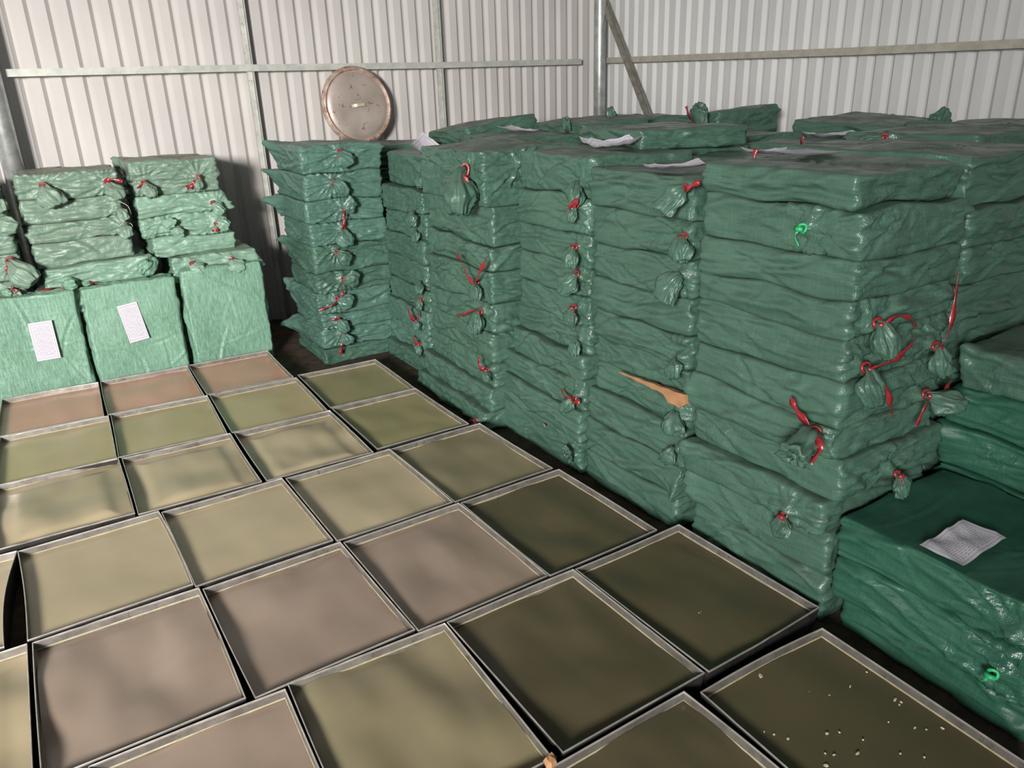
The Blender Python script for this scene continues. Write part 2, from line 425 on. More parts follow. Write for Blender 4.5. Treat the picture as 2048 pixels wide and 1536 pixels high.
def sack_body(hx, hy, hz, seed, ties=(), ears=(), amp=1.0, cell=0.0085, gather=('-y', '+y'), droop=0.0, top_amp=1.0, lump=0.0, ncr=11, rad=0.012, bt=None, bb=None, org=(0, 0)):
    nx, ny, nz = max(6, int(2 * hx / cell)), max(6, int(2 * hy / cell)), max(6, int(2 * hz / min(cell, 0.009)))
    k = (nx, ny, nz)
    if k not in _lat: _lat[k] = lattice(*k)
    idx, Q = _lat[k]
    h = np.array([hx, hy, hz]); T = idx / np.array(k) * 2 - 1
    P = T * h
    r = min(rad, hz * 0.45)
    inner = np.clip(P, -(h - r), h - r); D = P - inner
    L = np.linalg.norm(D, axis=1)[:, None]
    N = D / np.maximum(L, 1e-6); P = inner + N * r
    side = 1 - np.abs(N[:, 2]) ** 3
    off = np.array([seed * 3.17, seed * 1.31, seed * 7.7])
    rs = np.random.RandomState(seed)
    wx, wy, wz = N[:, 0] ** 2, N[:, 1] ** 2, np.abs(N[:, 2]) ** 3
    warp = perlin(P * 6 + off) * .02
    f = (wx + .3 * wz) * crease_disp(P[:, 1], P[:, 2] + warp, creases(rs, ncr, hy, hz))
    f += (wy + .3 * wz) * crease_disp(P[:, 0], P[:, 2] + warp, creases(rs, ncr, hx, hz))
    big = creases(rs, 6, hy, hz, .24, .007, .013, .35, .95)
    f += wx * crease_disp(P[:, 1], P[:, 2] + warp, [(a_, b_, c_, s_, l_, w_ * 1.6, h_, v_ * .3) for a_, b_, c_, s_, l_, w_, h_, v_ in big])
    big = creases(rs, 6, hx, hz, .24, .007, .013, .3, .8)
    f += wy * crease_disp(P[:, 0], P[:, 2] + warp, [(a_, b_, c_, s_, l_, w_ * 1.6, h_, v_ * .3) for a_, b_, c_, s_, l_, w_, h_, v_ in big])
    f += perlin(P * 3.0 + off) * 0.012 + perlin(P * 7 + off + 3) * 0.003
    g = np.zeros(len(P))
    for fc in gather:
        g = np.maximum(g, np.clip(N @ np.array(FACES[fc][0]), 0, 1))
    f += g * (np.abs(perlin(P * np.array([9, 9, 13]) + off)) * .011 + np.abs(perlin(P * 23 + off)) * .005 - .004)
    # crushed vertical corners
    cn = np.clip(np.abs(N[:, 0] * N[:, 1]) * 2, 0, 1)
    f += cn * (np.abs(perlin(P * np.array([10, 10, 34]) + off)) * .016 - .006)
    crm = np.clip(g * .30 + cn * .35 + np.clip(perlin(P * 4.5 + off + 20) * 2.2 - .75, 0, 1) * side, 0, 1)
    f = f * amp
    bul = 0.0045 * (1 - T[:, 2] ** 2)
    ftop = perlin(P * 4 + off) * 0.010 + crease_disp(P[:, 0] * .8 + P[:, 1] * .6, P[:, 1] * .8 - P[:, 0] * .6, creases(rs, 10, hx, hx, 1.2, .002, .006))
    disp = side * (f + bul) + (1 - side) * ftop * top_amp * np.where(N[:, 2] > 0, 1, .3)
    for tie in ties:
        fn, ft = [np.array(v, float) for v in FACES[tie['face']]]
        hs = abs(fn) @ h
        c = fn * hs + ft * tie['u'] + np.array([0, 0, tie['v']])
        d = P - c; a = d @ ft; b = d[:, 2]; dn = d @ fn
        dist = np.sqrt(a * a + b * b + (dn * 1.2) ** 2)
        w = np.clip(N @ fn * 1.4 + 0.15, 0, 1)
        cr = []
        for q in range(18):
            an = q / 18 * 2 * math.pi + rs.uniform(-.12, .12)
            ln = rs.uniform(.14, .34) if abs(math.sin(an)) < .6 else rs.uniform(.07, .13)
            r0 = .014 + ln / 2
            cr.append((r0 * math.cos(an), r0 * math.sin(an), math.cos(an), math.sin(an), ln / 2, rs.uniform(.006, .0095), rs.uniform(.007, .013), rs.uniform(-.6, .6)))
        crm = np.maximum(crm, w * np.exp(-(dist / .11) ** 2) * .8)
        disp += w * crease_disp(a, b, cr) * tie.get('size', 1) ** .5
        disp += w * (0.024 * np.exp(-(dist / 0.026) ** 2) - 0.008 * np.exp(-(dist / 0.08) ** 2))
    disp += crm * (np.abs(perlin(P * np.array([26, 26, 32]) + off)) - .2) * .010
    P = P + N * disp[:, None]
    if lump: P[:, 2] += lump * np.exp(-((T[:, 0] ** 2 + T[:, 1] ** 2) / 0.5)) * (T[:, 2] > -0.5)
    for (ex, ey, ez, length, dx, dy, dz) in ears:
        c = np.array([ex * hx, ey * hy, ez * hz])
        dist = np.linalg.norm((P - c) * np.array([1, 1, 1.1]), axis=1)
        wv = 1 + .9 * perlin(P * 13 + off)
        P = P + np.array([dx, dy, dz]) * (length * .95 * wv * np.exp(-(dist / 0.055) ** 1.3))[:, None]
        P[:, 2] += .02 * perlin(P * 18 + off + 4) * np.exp(-dist / .06)
    if droop: P[:, 2] -= droop * np.clip(-T[:, 0], 0, 1) ** 2
    for bd, w_ in ((bt, (1 + T[:, 2]) / 2), (bb, (1 - T[:, 2]) / 2)):
        if bd is None: continue
        sd, k1, k2, am = bd
        wb = perlin(np.stack([(P[:, 0] + org[0]) * 4.5, (P[:, 1] + org[1]) * 4.5, np.full(len(P), sd * 1.37)], 1)) * am
        edge = np.maximum(np.abs(P[:, 0]) / hx, np.abs(P[:, 1]) / hy)
        P[:, 2] += w_ * (wb + k1 * P[:, 0] + k2 * P[:, 1])
    P[:, 2] += hz
    _crm['v'] = crm
    return P, Q

def tied_end(rs, length=0.10, rad=0.036, dirv=(0, 0, -1), outv=(-1, 0, 0), flat=0.75, roll=False):
    """gathered sack mouth beyond the tie: narrow neck swelling into a crumpled bulb, folded in at its tip"""
    dirv = Vector(dirv).normalized(); outv = Vector(outv).normalized()
    K, Mn = 20, 60
    sd = rs.uniform(0, 60); side = dirv.cross(outv).normalized()
    twist = rs.uniform(-.8, .8); ex = rs.uniform(.85, 1.25); cent = []; fr = []
    p = Vector((0, 0, 0))
    for i in range(K):
        t = i / (K - 1); bend = min(1, t * 3.2)
        d = (outv * (1 - bend) + dirv * bend + outv * 0.10 + side * .25 * math.sin(t * 3 + sd)).normalized()
        if i: p = p + d * (length / (K - 1))
        cent.append(p.copy()); fr.append((side, d.cross(side).normalized(), d))
    ph = np.arange(Mn) * 2 * math.pi / Mn
    V = []
    def ring(c, a, b, R, t, sharp):
        q = np.stack([np.cos(ph + twist * t) * 1.5 + sd, np.sin(ph + twist * t) * 1.5, np.full(Mn, t * 1.1 + sd)], 1)
        w = 1 + sharp * (ridged(q) ** 1.3 * .30 - .12) + .14 * perlin(q * 2.6 + 9) + .34 * perlin(q * .8 + 3 + t * .7)
        x = R * ex * w * np.cos(ph); y = R * flat * w * np.sin(ph)
        ax = perlin(q * 1.3 + 4) * .007
        return [c + a * float(x[j]) + b * float(y[j]) + fr[-1][2] * float(ax[j]) for j in range(Mn)]
    for i in range(K):
        t = i / (K - 1); a, b, d = fr[i]
        R = rad * (0.26 + 0.80 * min(1, t / 0.45) ** 1.3) * (1 - 0.30 * max(0, t - 0.7) / 0.3)
        if roll: R = rad * (0.32 + 0.62 * min(1, t / 0.3))
        V += ring(cent[i], a, b, R, t, 1.0)
    a, b, d = fr[-1]; R0 = rad * (.74 if not roll else .94)
    for m_, (s, dep) in enumerate(((0.84, 0.005), (0.62, 0.002), (0.50, -0.012), (0.36, -.004 if roll else -0.016), (0.2, -.016 if roll else -.010), (0.06, -0.006))):
        V += ring(cent[-1] + d * dep + a * (.004 * math.sin(m_ * 2.4)), a, b, R0 * s, 1 + .15 * m_, 1.1)
    rows = len(V) // Mn; f = []
    for i in range(rows - 1):
        for j in range(Mn): f.append((i * Mn + j, i * Mn + (j + 1) % Mn, (i + 1) * Mn + (j + 1) % Mn, (i + 1) * Mn + j))
    f.append(tuple((rows - 1) * Mn + j for j in range(Mn))); f.append(tuple(range(Mn))[::-1])
    return V, f

def catmull(pts, n=6):
    pts = [Vector(p) for p in pts]; out = []
    for i in range(len(pts) - 1):
        p0 = pts[max(i - 1, 0)]; p1 = pts[i]; p2 = pts[i + 1]; p3 = pts[min(i + 2, len(pts) - 1)]
        for k in range(n):
            t = k / n
            out.append(0.5 * ((2 * p1) + (p2 - p0) * t + (2 * p0 - 5 * p1 + 4 * p2 - p3) * t * t + (3 * p1 - p0 - 3 * p2 + p3) * t ** 3))
    out.append(pts[-1]); return out
def streamer(mb, pts, w, nrm, tw=0.5, ph=0.0):
    pts = catmull(pts, 6); nr = Vector(nrm).normalized(); n = len(pts); v = []; f = []
    for i, p in enumerate(pts):
        t = (pts[min(i + 1, n - 1)] - pts[max(i - 1, 0)])
        if t.length < 1e-6: t = Vector((0, 0, -1))
        t.normalize()
        a = t.cross(nr)
        if a.length < 1e-3: a = t.cross(Vector((0.3, 0.2, 1)))
        a.normalize(); b = t.cross(a)
        an = tw * math.sin(ph + i * 0.45)
        s = a * math.cos(an) + b * math.sin(an); c = t.cross(s) * 0.0009
        ww = w * (0.75 + 0.35 * math.sin(ph + i * 0.9))
        if i > n - 3: ww *= 0.8
        v += [p + s * ww / 2 + c, p - s * ww / 2 + c, p - s * ww / 2 - c, p + s * ww / 2 - c]
    for i in range(n - 1):
        for j in range(4): f.append((4 * i + j, 4 * i + (j + 1) % 4, 4 * i + 4 + (j + 1) % 4, 4 * i + 4 + j))
    f += [(0, 1, 2, 3), (4 * n - 1, 4 * n - 2, 4 * n - 3, 4 * n - 4)]
    mb.add(v, f)

def build_sack(label, x0, x1, y0, y1, z0, z1, mat=None, seed=0, ties=(), ears=(), yaw=0.0, group=None, **kw):
    """ties: dicts with face, c (world coordinate along the face), z (world), kind, streams [(along, up, out)...]"""
    cx, cy = (x0 + x1) / 2, (y0 + y1) / 2; hx, hy, hz = (x1 - x0) / 2, (y1 - y0) / 2, (z1 - z0) / 2
    mat = mat or M_sack
    lt = []
    for t in ties:
        fn, ft = FACES[t['face']]
        c0 = cx if ft[0] else cy
        lt.append(dict(t, u=t['c'] - c0, v=max(-hz * .8, min(hz * .8, t['z'] - (z0 + z1) / 2))))
    P, Q = sack_body(hx, hy, hz, seed, lt, ears, **kw)
    body = mesh_np('sack_body', P, Q, mat, _crm['v'])
    if not lt:
        o = link('woven_sack', body, None, (cx, cy, z0), (0, 0, yaw))
        tag(o, label, 'sack', group); return o
    root = bpy.data.objects.new('woven_sack', None); col.objects.link(root)
    root.location = (cx, cy, z0); root.rotation_euler = (0, 0, yaw)
    tag(root, label, 'sack', group)
    link('sack_body', body, root)
    rs = np.random.RandomState(seed + 500)
    for t in lt:
        fn, ft = [Vector(v) for v in FACES[t['face']]]
        hs = hx if abs(fn.x) else hy
        base = fn * (hs + 0.028) + ft * t['u'] + Vector((0, 0, t['v'] + hz))
        size = t.get('size', 1.0)
        if t.get('kind', 'tail') != 'none':
            dr = t.get('dir', (rs.uniform(-.5, .5), -1))
            dv = ft * dr[0] + Vector((0, 0, dr[1])) + fn * t.get('lean', 0.15)
            v, f = tied_end(rs, 0.095 * size, 0.036 * size, dv, fn, 0.72, t.get('kind') == 'roll')
            link('tied_end', mesh_from('tied_end', v, f, mat), root, base)
        if t.get('ribbon', True):
            mb = MB()
            pts = []
            ax = fn
            for k_ in range(13):
                an = 2 * math.pi * k_ / 12
                pts.append(ft * (0.0125 * size * math.cos(an)) + Vector((0, 0, 0.0125 * size * math.sin(an))) + fn * (0.004 * math.sin(2 * an)))
            mb.sweep(pts, circ(0.005, 6), fn, caps=False)
            mb.sweep([ft * -0.012 + fn * .014, fn * .020, ft * 0.013 + fn * .013], circ(0.008, 7), (0, 0, 1))
            sts = t.get('streams')
            if sts is None:
                a = rs.uniform(-1, 1)
                sts = [[(0, 0, .015), (a * .02, -.012, .026), (a * .045, -.035, .022)]]
            for st in sts:
                streamer(mb, [ft * a + Vector((0, 0, b)) + fn * c for a, b, c in st], 1.4 * t.get('w', 0.011), fn, 0.5, rs.uniform(0, 6))
            link('ribbon', mesh_from('ribbon', mb.v, mb.f, t.get('rmat', M_ribbon)), root, base)
    return root

ORD = ['top', 'second', 'third', 'fourth', 'fifth', 'sixth', 'seventh', 'eighth', 'ninth', 'tenth', 'eleventh', 'twelfth']
def ordinal(i, n):
    if i == 0: return 'topmost'
    if i == n - 1 and n > 2: return 'lowest'
    return ORD[i] + ' from top'

def add_strings(o, pts_list, w=.003):
    for pts in pts_list:
        mb = MB(); mb.sweep(catmull(pts, 5), circ(w / 2, 6), (0.2, 0.1, 1))
        x = link('loose_thread', mesh_from('loose_thread', mb.v, mb.f, M_string), o)
def stack(desc, box, zs, ties=(), mat=None, seed=0, jitter=0.014, group=None, mats=None, ears=None, shifts=None, extra=None, top_tilt=None, **kw):
    """zs: layer boundaries from top to floor"""
    x0, x1, y0, y1 = box; rs = np.random.RandomState(seed); n = len(zs) - 1; out = []
    rb = np.random.RandomState(seed + 77)
    bds = [(seed * 13.3 + i, rb.uniform(-.012, .012), rb.uniform(-.028, .028), .016) for i in range(n + 1)]
    bds[0] = (seed * 13.3, rb.uniform(-.01, .01), rb.uniform(-.01, .01), .010)
    if zs[-1] < .01: bds[-1] = None
    if top_tilt: bds[0] = (bds[0][0], top_tilt[0], top_tilt[1], .010)
    for i in range(n):
        zt, zb = zs[i], zs[i + 1]
        jx, jy = rs.uniform(-jitter, jitter, 2)
        s = (shifts or {}).get(i, (0, 0, 0, 0))
        tl = [t for t in ties if zb < t['z'] <= zt]
        el = (ears or {}).get(i, ())
        tone = ', red tie' if any(t.get('ribbon', True) and t.get('rmat') is None for t in tl) else ''
        label = f"green woven sack{tone}, {ordinal(i, n)} of {desc}"
        k2 = dict(kw); k2.update((extra or {}).get(i, {})); k2.update(bt=bds[i], bb=bds[i + 1], org=((x0 + x1) / 2 + jx, (y0 + y1) / 2 + jy))
        if i: k2['top_amp'] = .15
        out.append(build_sack(label, x0 + jx + s[0], x1 + jx + s[1], y0 + jy + s[2], y1 + jy + s[3], zb + 0.0005, zt - 0.0005,
                   (mats or {}).get(i, mat), seed * 31 + i, tl, el, rs.uniform(-1, 1) * 0.012, group, **k2))
    return out

def T(face, c, z, **k): return dict(face=face, c=c, z=z, **k)
def uneven(top, n, seed, bot=0.0):
    rs = np.random.RandomState(seed); w = rs.uniform(0.86, 1.14, n); w /= w.sum()
    return [top - (top - bot) * s for s in np.concatenate([[0], np.cumsum(w)])]

G_front = 'green sacks in the tall front stacks'
# --- corner stack facing the camera
EL = (-1, 1, 0.9)
stack('the far stack beside the left wall', (1.45, 1.97, 4.88, 5.46),
      [1.43, 1.26, 1.09, 0.95, 0.80, 0.62, 0.49, 0.34, 0.24, 0.10, 0.0],
      [T('-y', 1.70, 1.385, dir=(.45, -1), size=1.15, streams=[[(0, 0, .02), (-.02, -.02, .03), (-.035, -.055, .02)]]),
       T('-y', 1.63, 1.20, dir=(.9, -.5), size=1.2), 
       T('-y', 1.68, 1.03, dir=(.7, .5), kind='roll', size=1.0, streams=[[(0, 0, .02), (-.01, -.04, .03), (-.02, -.09, .025), (-.03, -.12, .02)]], w=.016),
       T('-y', 1.66, 0.90, dir=(.1, -1), size=1.2),
       T('-y', 1.60, 0.76, dir=(.9, -.6), size=1.1, streams=[[(.02, 0, .02), (.06, -.012, .03), (.09, -.01, .02)]]),
       T('-y', 1.62, 0.58, dir=(.8, -.2), size=1.1),
       T('-y', 1.57, 0.45, dir=(.9, -.5), size=1.1, streams=[[(0, 0, .02), (-.05, -.03, .03), (-.11, -.045, .02), (-.15, -.06, .012)], [(0, 0, .02), (.03, .04, .03), (.05, .09, .02)]]),
       T('-y', 1.56, 0.31, dir=(.5, -.8), size=1.1, streams=[[(0, 0, .02), (-.03, .01, .03), (-.07, .015, .02)]]),
       T('-y', 1.585, 0.205, dir=(.2, -1), size=.9, w=.022, streams=[[(0, 0, .02), (.01, .03, .03), (.03, .01, .03)], [(0, 0, .02), (-.02, -.05, .035), (-.03, -.10, .03), (-.05, -.13, .02)]])],
      M_sack_teal, 3, ears={0: [(-1, 1, .8, .13, -.8, .4, .3), (1, -1, .6, .03, 1, -.4, 0)], 1: [(-1, 1, .9, .09, -.9, .5, .1)], 2: [(-1, 1, .2, .10, -.9, .5, .15)],
          4: [(-1, 1, .8, .09, -.9, .4, .1)], 6: [(-1, 1, .9, .12, -.9, .4, .15)], 8: [(-1, 1, .2, .13, -.9, .4, -.1)], 9: [(-1, -1, 0, .04, -.3, -.9, 0)]},
      gather=('-y',), group=G_front, amp=0.85, cell=.0075,
      mats={0: M_sack_teal, 4: M_sack, 5: M_sack, 7: M_sack_teal, 9: M_sack})

# --- second column from the wall
stack('the second front stack from the wall', (1.95, 2.50, 4.24, 4.86),
      [1.37, 1.17, 1.02, .87, .72, .56, .42, .27, .12, 0],
      [T('-x', 4.31, 1.26, ribbon=False, size=.9), T('-x', 4.29, 1.05, ribbon=False, dir=(-.2, -1), size=1.1),
       T('-x', 4.30, .93, ribbon=False, size=.8), T('-x', 4.28, .62, ribbon=False, size=.9),
       T('-x', 4.27, .51, size=.8, streams=[[(0, 0, .02), (.02, -.04, .03), (.03, -.09, .02), (.03, -.12, .02)]], w=.018),
       T('-x', 4.33, .36, size=.7, w=.022, streams=[[(0, 0, .02), (.05, .03, .03), (.08, .08, .02)]]),
       T('-x', 4.34, .20, size=.7, w=.020, streams=[[(0, 0, .02), (.04, .03, .03), (.08, .035, .02)], [(0, 0, .02), (-.01, -.05, .03), (-.01, -.09, .02)]])],
      None, 4, gather=('-x', '-y'), group=G_front, mats={6: M_sack_teal, 7: M_sack_teal}, shifts={0: (.06, 0, 0, 0), 8: (-.04, 0, 0, 0), 7: (-.02, 0, 0, 0)}, amp=.9)

# --- third column (stands proud)
stack('the protruding third front stack', (1.86, 2.44, 3.28, 4.00),
      [1.44, 1.19, .99, .86, .68, .54, .38, .24, .11, 0],
      [T('-x', 3.42, 1.35, size=2.5, dir=(-.15, -1), rmat=M_ribbon_pink, w=.02, streams=[[(-.02, 0, .03), (-.06, -.03, .04), (-.08, -.05, .03)]]),
       T('-y', 2.06, 1.38, size=1.9, dir=(.3, -.5), ribbon=False),
       T('-x', 3.36, .80, size=1.0, w=.014, dir=(-.3, -1), streams=[[(0, 0, .03), (.05, .05, .04), (.11, .10, .03), (.17, .12, .02)], [(0, 0, .03), (-.06, .03, .04), (-.11, .09, .04), (-.15, .15, .03)]]),
       T('-x', 3.36, .645, size=1.3, dir=(-.3, -.9), streams=[[(0, .02, .03), (.08, -.02, .05), (.16, -.05, .04), (.22, -.06, .03)]]),
       T('-y', 2.02, .47, size=.9, ribbon=False),
       T('-x', 3.31, .34, size=.7, w=.02, streams=[[(0, 0, .03), (.02, .03, .04), (.04, .08, .03)]]),
       T('-x', 3.33, .06, size=.7, w=.02, streams=[[(0, 0, .03), (.04, -.02, .05), (.08, -.045, .06)]])],
      None, 5, gather=('-x', '-y'), group=G_front, cell=.0085,
      shifts={1: (.02, 0, .02, .03), 7: (-.02, 0, 0, .10), 8: (-.06, 0, .02, .16), 6: (0, 0, 0, .05)}, extra={0: dict(lump=.03)})

# --- fourth column
stack('the fourth front stack', (1.96, 2.52, 2.60, 3.16),
      [1.44, 1.28, 1.12, .98, .84, .71, .58, .45, .31, .17, 0],
      [T('-x', 2.66, 1.34, size=1.1, ribbon=False, dir=(-.2, -1)), T('-x', 2.63, 1.25, w=.02, size=.8, dir=(0, -1), streams=[[(.03, -.02, .02), (0, .0, .04), (-.05, .03, .03)]]),
       T('-x', 2.66, 1.07, size=1.0, dir=(0, -1)), T('-x', 2.66, .95, size=1.2, w=.012, dir=(.2, -.7)),
       T('-x', 2.67, .80, size=.9, w=.02), T('-x', 2.66, .66, ribbon=False, size=.9),
       T('-x', 2.64, .38, size=.9, w=.02, dir=(.3, -.8), streams=[[(0, 0, .02), (.04, .01, .03), (.07, .03, .02)], [(0, 0, .02), (-.04, .0, .03), (-.07, .015, .02)]]),
       T('-x', 2.63, .10, size=.8, kind='roll', ribbon=False, dir=(-.2, .2))],
      None, 6, gather=('-y',), group=G_front, shifts={6: (-.03, 0, 0, .06), 7: (-.03, 0, 0, .12), 8: (-.05, 0, 0, .17), 9: (-.06, 0, 0, .17), 5: (0, 0, 0, .04)})

# --- fifth column
stack('the front stack holding the splinter', (1.96, 2.52, 1.98, 2.57),
      [1.40, 1.25, 1.11, .96, .82, .70, .58, .45, .30, .15, 0],
      [T('-x', 2.00, 1.37, size=1.15, kind='roll', w=.016, dir=(.2, -.5), streams=[[(-.02, 0, .02), (-.05, .01, .03), (-.08, .03, .01)]]),
       T('-x', 2.01, 1.20, size=1.0, w=.013), T('-x', 2.01, 1.06, size=1.2, kind='roll', ribbon=False, dir=(.1, -.6)),
       T('-x', 2.01, .74, size=.8, ribbon=False), T('-x', 2.01, .52, size=1.0, ribbon=False, dir=(.1, -1)),
       T('-x', 2.00, .38, size=.8, ribbon=False)],
      None, 7, gather=('-y',), group=G_front, ears={5: [(-1, -1, .3, .03, -.8, -.4, 0)], 8: [(-1, -1, -.5, .05, -.9, 0, -.2)]}, shifts={8: (-.03, 0, 0, .03), 9: (-.03, 0, 0, 0), 7: (-.02, 0, 0, .03)})

# --- sixth column (big corner)
stack('the large corner-facing front stack', (1.93, 2.44, 1.31, 1.92),
      [1.46, 1.36, 1.22, 1.10, .99, .845, .71, .59, .46, .33, .18, 0],
      [T('-x', 1.48, 1.30, kind='none', rmat=M_ribbon_green, w=.006, streams=[[(0, 0, .01), (.01, -.02, .02), (.0, -.05, .012)]]),
       T('-y', 2.02, 1.035, size=1.2, dir=(0, -1), streams=[[(0, 0, .02), (.05, .02, .03), (.12, .0, .03), (.17, -.04, .02)]]),
       T('-y', 2.00, .90, size=1.3, dir=(-.05, -1), w=.016, streams=[[(0, 0, .02), (.06, .02, .04), (.13, .04, .04), (.19, .06, .03)], [(.0, 0, .02), (.03, -.05, .05), (.06, -.11, .06), (.09, -.16, .05)]]),
       T('-y', 2.36, .895, size=1.1, dir=(.1, -1), w=.014, streams=[[(-.02, 0, .02), (-.01, .07, .04), (.01, .16, .03), (.02, .25, .02)]]),
       T('-x', 1.35, .69, size=1.6, kind='roll', dir=(-.1, -.3), lean=1.0, w=.018, streams=[[(0, .03, .03), (.05, .06, .03), (.09, .09, .02)], [(-.04, .03, .06), (-.08, .0, .08), (-.06, -.05, .09)]]),
       T('-y', 2.33, .74, size=1.2, dir=(.1, -.1), w=.012, streams=[[(0, 0, .02), (-.05, -.03, .03), (-.06, -.09, .02)], [(0, 0, .02), (.07, .0, .02), (.12, .02, .01)]]),
       T('-y', 2.2, .50, size=.8, dir=(.1, -.8), w=.014), T('-x', 1.42, .37, size=.8, w=.012, dir=(-.2, -.8))],
      None, 8, gather=('-y',), group=G_front, cell=.010, amp=.95,
      ears={6: [(-1, 1, .2, .05, -.8, .5, 0)], 8: [(-1, 1, .7, .04, -.8, .5, 0)], 9: [(-1, 1, .2, .05, -.8, .5, .1)]},
      shifts={0: (.0, 0, .03, .0), 8: (-.01, 0, 0, .0), 9: (0, 0, -.01, .0), 10: (.03, 0, -.02, -.02), 7: (0, .03, -.02, 0)},
      mats={})

# --- low stack at the right with the sheet of paper on top
stack('the low paper-topped stack', (1.96, 2.52, 0.66, 1.27), [.425, .28, .125, 0],
      [T('-x', .74, .20, kind='none', rmat=M_ribbon_green, w=.006, streams=[[(0, 0, .01), (.01, -.02, .02), (.02, -.03, .012)]]),
       T('-x', .72, .33, ribbon=False, kind='none')],
      M_sack_deep_dim, 9, gather=(), group='green sacks in the low near stacks at the right', cell=.009, amp=1.15, top_amp=.6, ncr=8, shifts={2: (.03, 0, 0, -.02)})
# --- middle-height stack behind it
stack('the waist-high stack at right edge', (2.56, 3.12, 0.70, 1.31), [.86, .72, .57, .42, .28, .14, 0],
      [], M_sack_deep_dim, 10, gather=(), group='green sacks in the low near stacks at the right', cell=.010, amp=1.1,
      ears={0: [(-1, 1, .8, .05, -.9, .3, .2)], 1: [(-1, 1, .2, .06, -.9, .3, .1)], 2: [(-1, 1, .6, .07, -.9, .3, .2)]}, mats={0: M_sack, 1: M_sack_deep_dim})
# --- second-row tall stack at the right
stack('the tall right-edge stack', (2.58, 3.14, 1.38, 2.12), [1.47, 1.29, 1.16, 1.04, .90, .76, .62, .47, .31, .16, 0],
      [T('-x', 1.47, 1.03, kind='none', rmat=M_ribbon_orange, w=.008), T('-x', 1.50, .97, ribbon=False, size=1.2), T('-x', 1.5, 1.22, ribbon=False, size=1.2)],
      None, 12, gather=('-x',), group=G_front, amp=1.2)

# --- rear rows: the photograph shows their upper sacks over the front row
_rear_cache = {}
def rear_stack(desc, box, top, seed, vis=2, ties=(), yaw=0.0, n=10, mat=None, **kw):
    zs = uneven(top, n, seed)
    stack(desc, box, zs[:vis + 1], ties, mat, seed, jitter=.02, group='green sacks topping the rear stacks', cell=.016, **kw)
    x0, x1, y0, y1 = box
    key = (round(x1 - x0, 2), round(y1 - y0, 2))
    hz = zs[vis] / (n - vis) / 2
    if key not in _rear_cache:
        P, Q = sack_body((x1 - x0) / 2, (y1 - y0) / 2, 0.07, 77, cell=.03)
        _rear_cache[key] = mesh_np('sack_body', P, Q, M_sack)
    me = _rear_cache[key]
    for k in range(n - vis):
        o = link('woven_sack', me, None, ((x0 + x1) / 2, (y0 + y1) / 2, k * hz * 2)); o.scale = (1, 1, hz / 0.07)
        tag(o, 'green woven sack low inside the rear stacks, covered by the stacks in front', 'sack', 'green sacks hidden low in the rear stacks')
R2 = [('the stack behind the splinter stack', 2.58, 3.14, 2.16, 2.76, 1.40, 21),
      ('the stack behind the fourth front stack', 2.58, 3.14, 2.82, 3.46, 1.42, 22),
      ('the stack behind the protruding stack', 2.52, 3.10, 3.52, 4.16, 1.38, 23),
      ('the rear paper-topped stack', 2.56, 3.14, 4.22, 4.86, 1.44, 24),
      ('the stack under the round lid', 2.02, 2.60, 5.30, 5.88, 1.38, 25),
      ('the stack just right of the lid', 2.66, 3.24, 4.94, 5.54, 1.50, 26),
      ('the humped stack left of the post', 3.20, 3.78, 4.30, 4.92, 1.50, 27),
      ('the stack behind the broad askew sack', 3.20, 3.78, 3.00, 3.62, 1.44, 28),
      ('the stack before the corner post', 3.20, 3.78, 3.66, 4.26, 1.44, 29),
      ('the rear stack with thin sheet', 3.20, 3.78, 2.36, 2.96, 1.42, 30),
      ('the third-row stack at far right', 3.20, 3.78, 1.70, 2.30, 1.49, 31),
      ('the back stack by the corner post', 3.84, 4.40, 4.60, 5.22, 1.50, 32),
      ('the back stack below the slanting brace', 3.84, 4.40, 3.72, 4.30, 1.535, 33),
      ('the back stack along the right wall', 3.84, 4.40, 2.50, 3.12, 1.50, 34),
      ('the back stack nearest right edge', 3.84, 4.40, 1.84, 2.44, 1.49, 35)]
R_ties = {
 24: [], 26: [T('-x', 5.0, 1.38, size=1.2, ribbon=False)],
 27: [T('-x', 4.45, 1.45, size=1.0, w=.02, dir=(-.5, .6), streams=[[(0, 0, .02), (-.02, .03, .04), (-.02, .07, .03)]])],
 29: [T('-x', 3.8, 1.42, size=.9, dir=(.7, .4), w=.02, streams=[[(0, 0, .02), (.05, .02, .05), (.09, .04, .04)]])],
 32: [T('-x', 4.75, 1.46, size=1.3, dir=(.3, .7), w=.02, streams=[[(0, 0, .03), (.06, .0, .06), (.12, .02, .05)]])],
 33: [T('-x', 3.85, 1.46, size=1.7, dir=(-.5, .6), w=.02, streams=[[(0, 0, .03), (.04, .06, .06), (.08, .12, .05)]])],
 34: [T('-y', 4.1, 1.46, size=1.3, dir=(.3, .4), w=.02, streams=[[(0, 0, .03), (.03, .05, .05), (.07, .09, .05)]])],
 30: [T('-x', 2.5, 1.39, size=1.1, dir=(.3, -.3), w=.02, streams=[[(0, 0, .03), (.0, .05, .05), (-.01, .08, .05)]])],
 31: [T('-x', 2.1, 1.47, size=1.1, dir=(.3, -.3), w=.02)],
 21: [T('-x', 2.2, 1.36, size=1.1, dir=(.4, -.1), w=.018, streams=[[(0, 0, .02), (.0, .05, .06), (.0, .10, .05)]])],
}
for d, x0, x1, y0, y1, top, sd in R2:
    rear_stack(d, (x0, x1, y0, y1), top, sd, 2, R_ties.get(sd, ()), mat=M_sack, top_tilt={26: (.12, -.06), 33: (.05, -.10), 27: (.04, 0), 34: (.03, .05)}.get(sd))
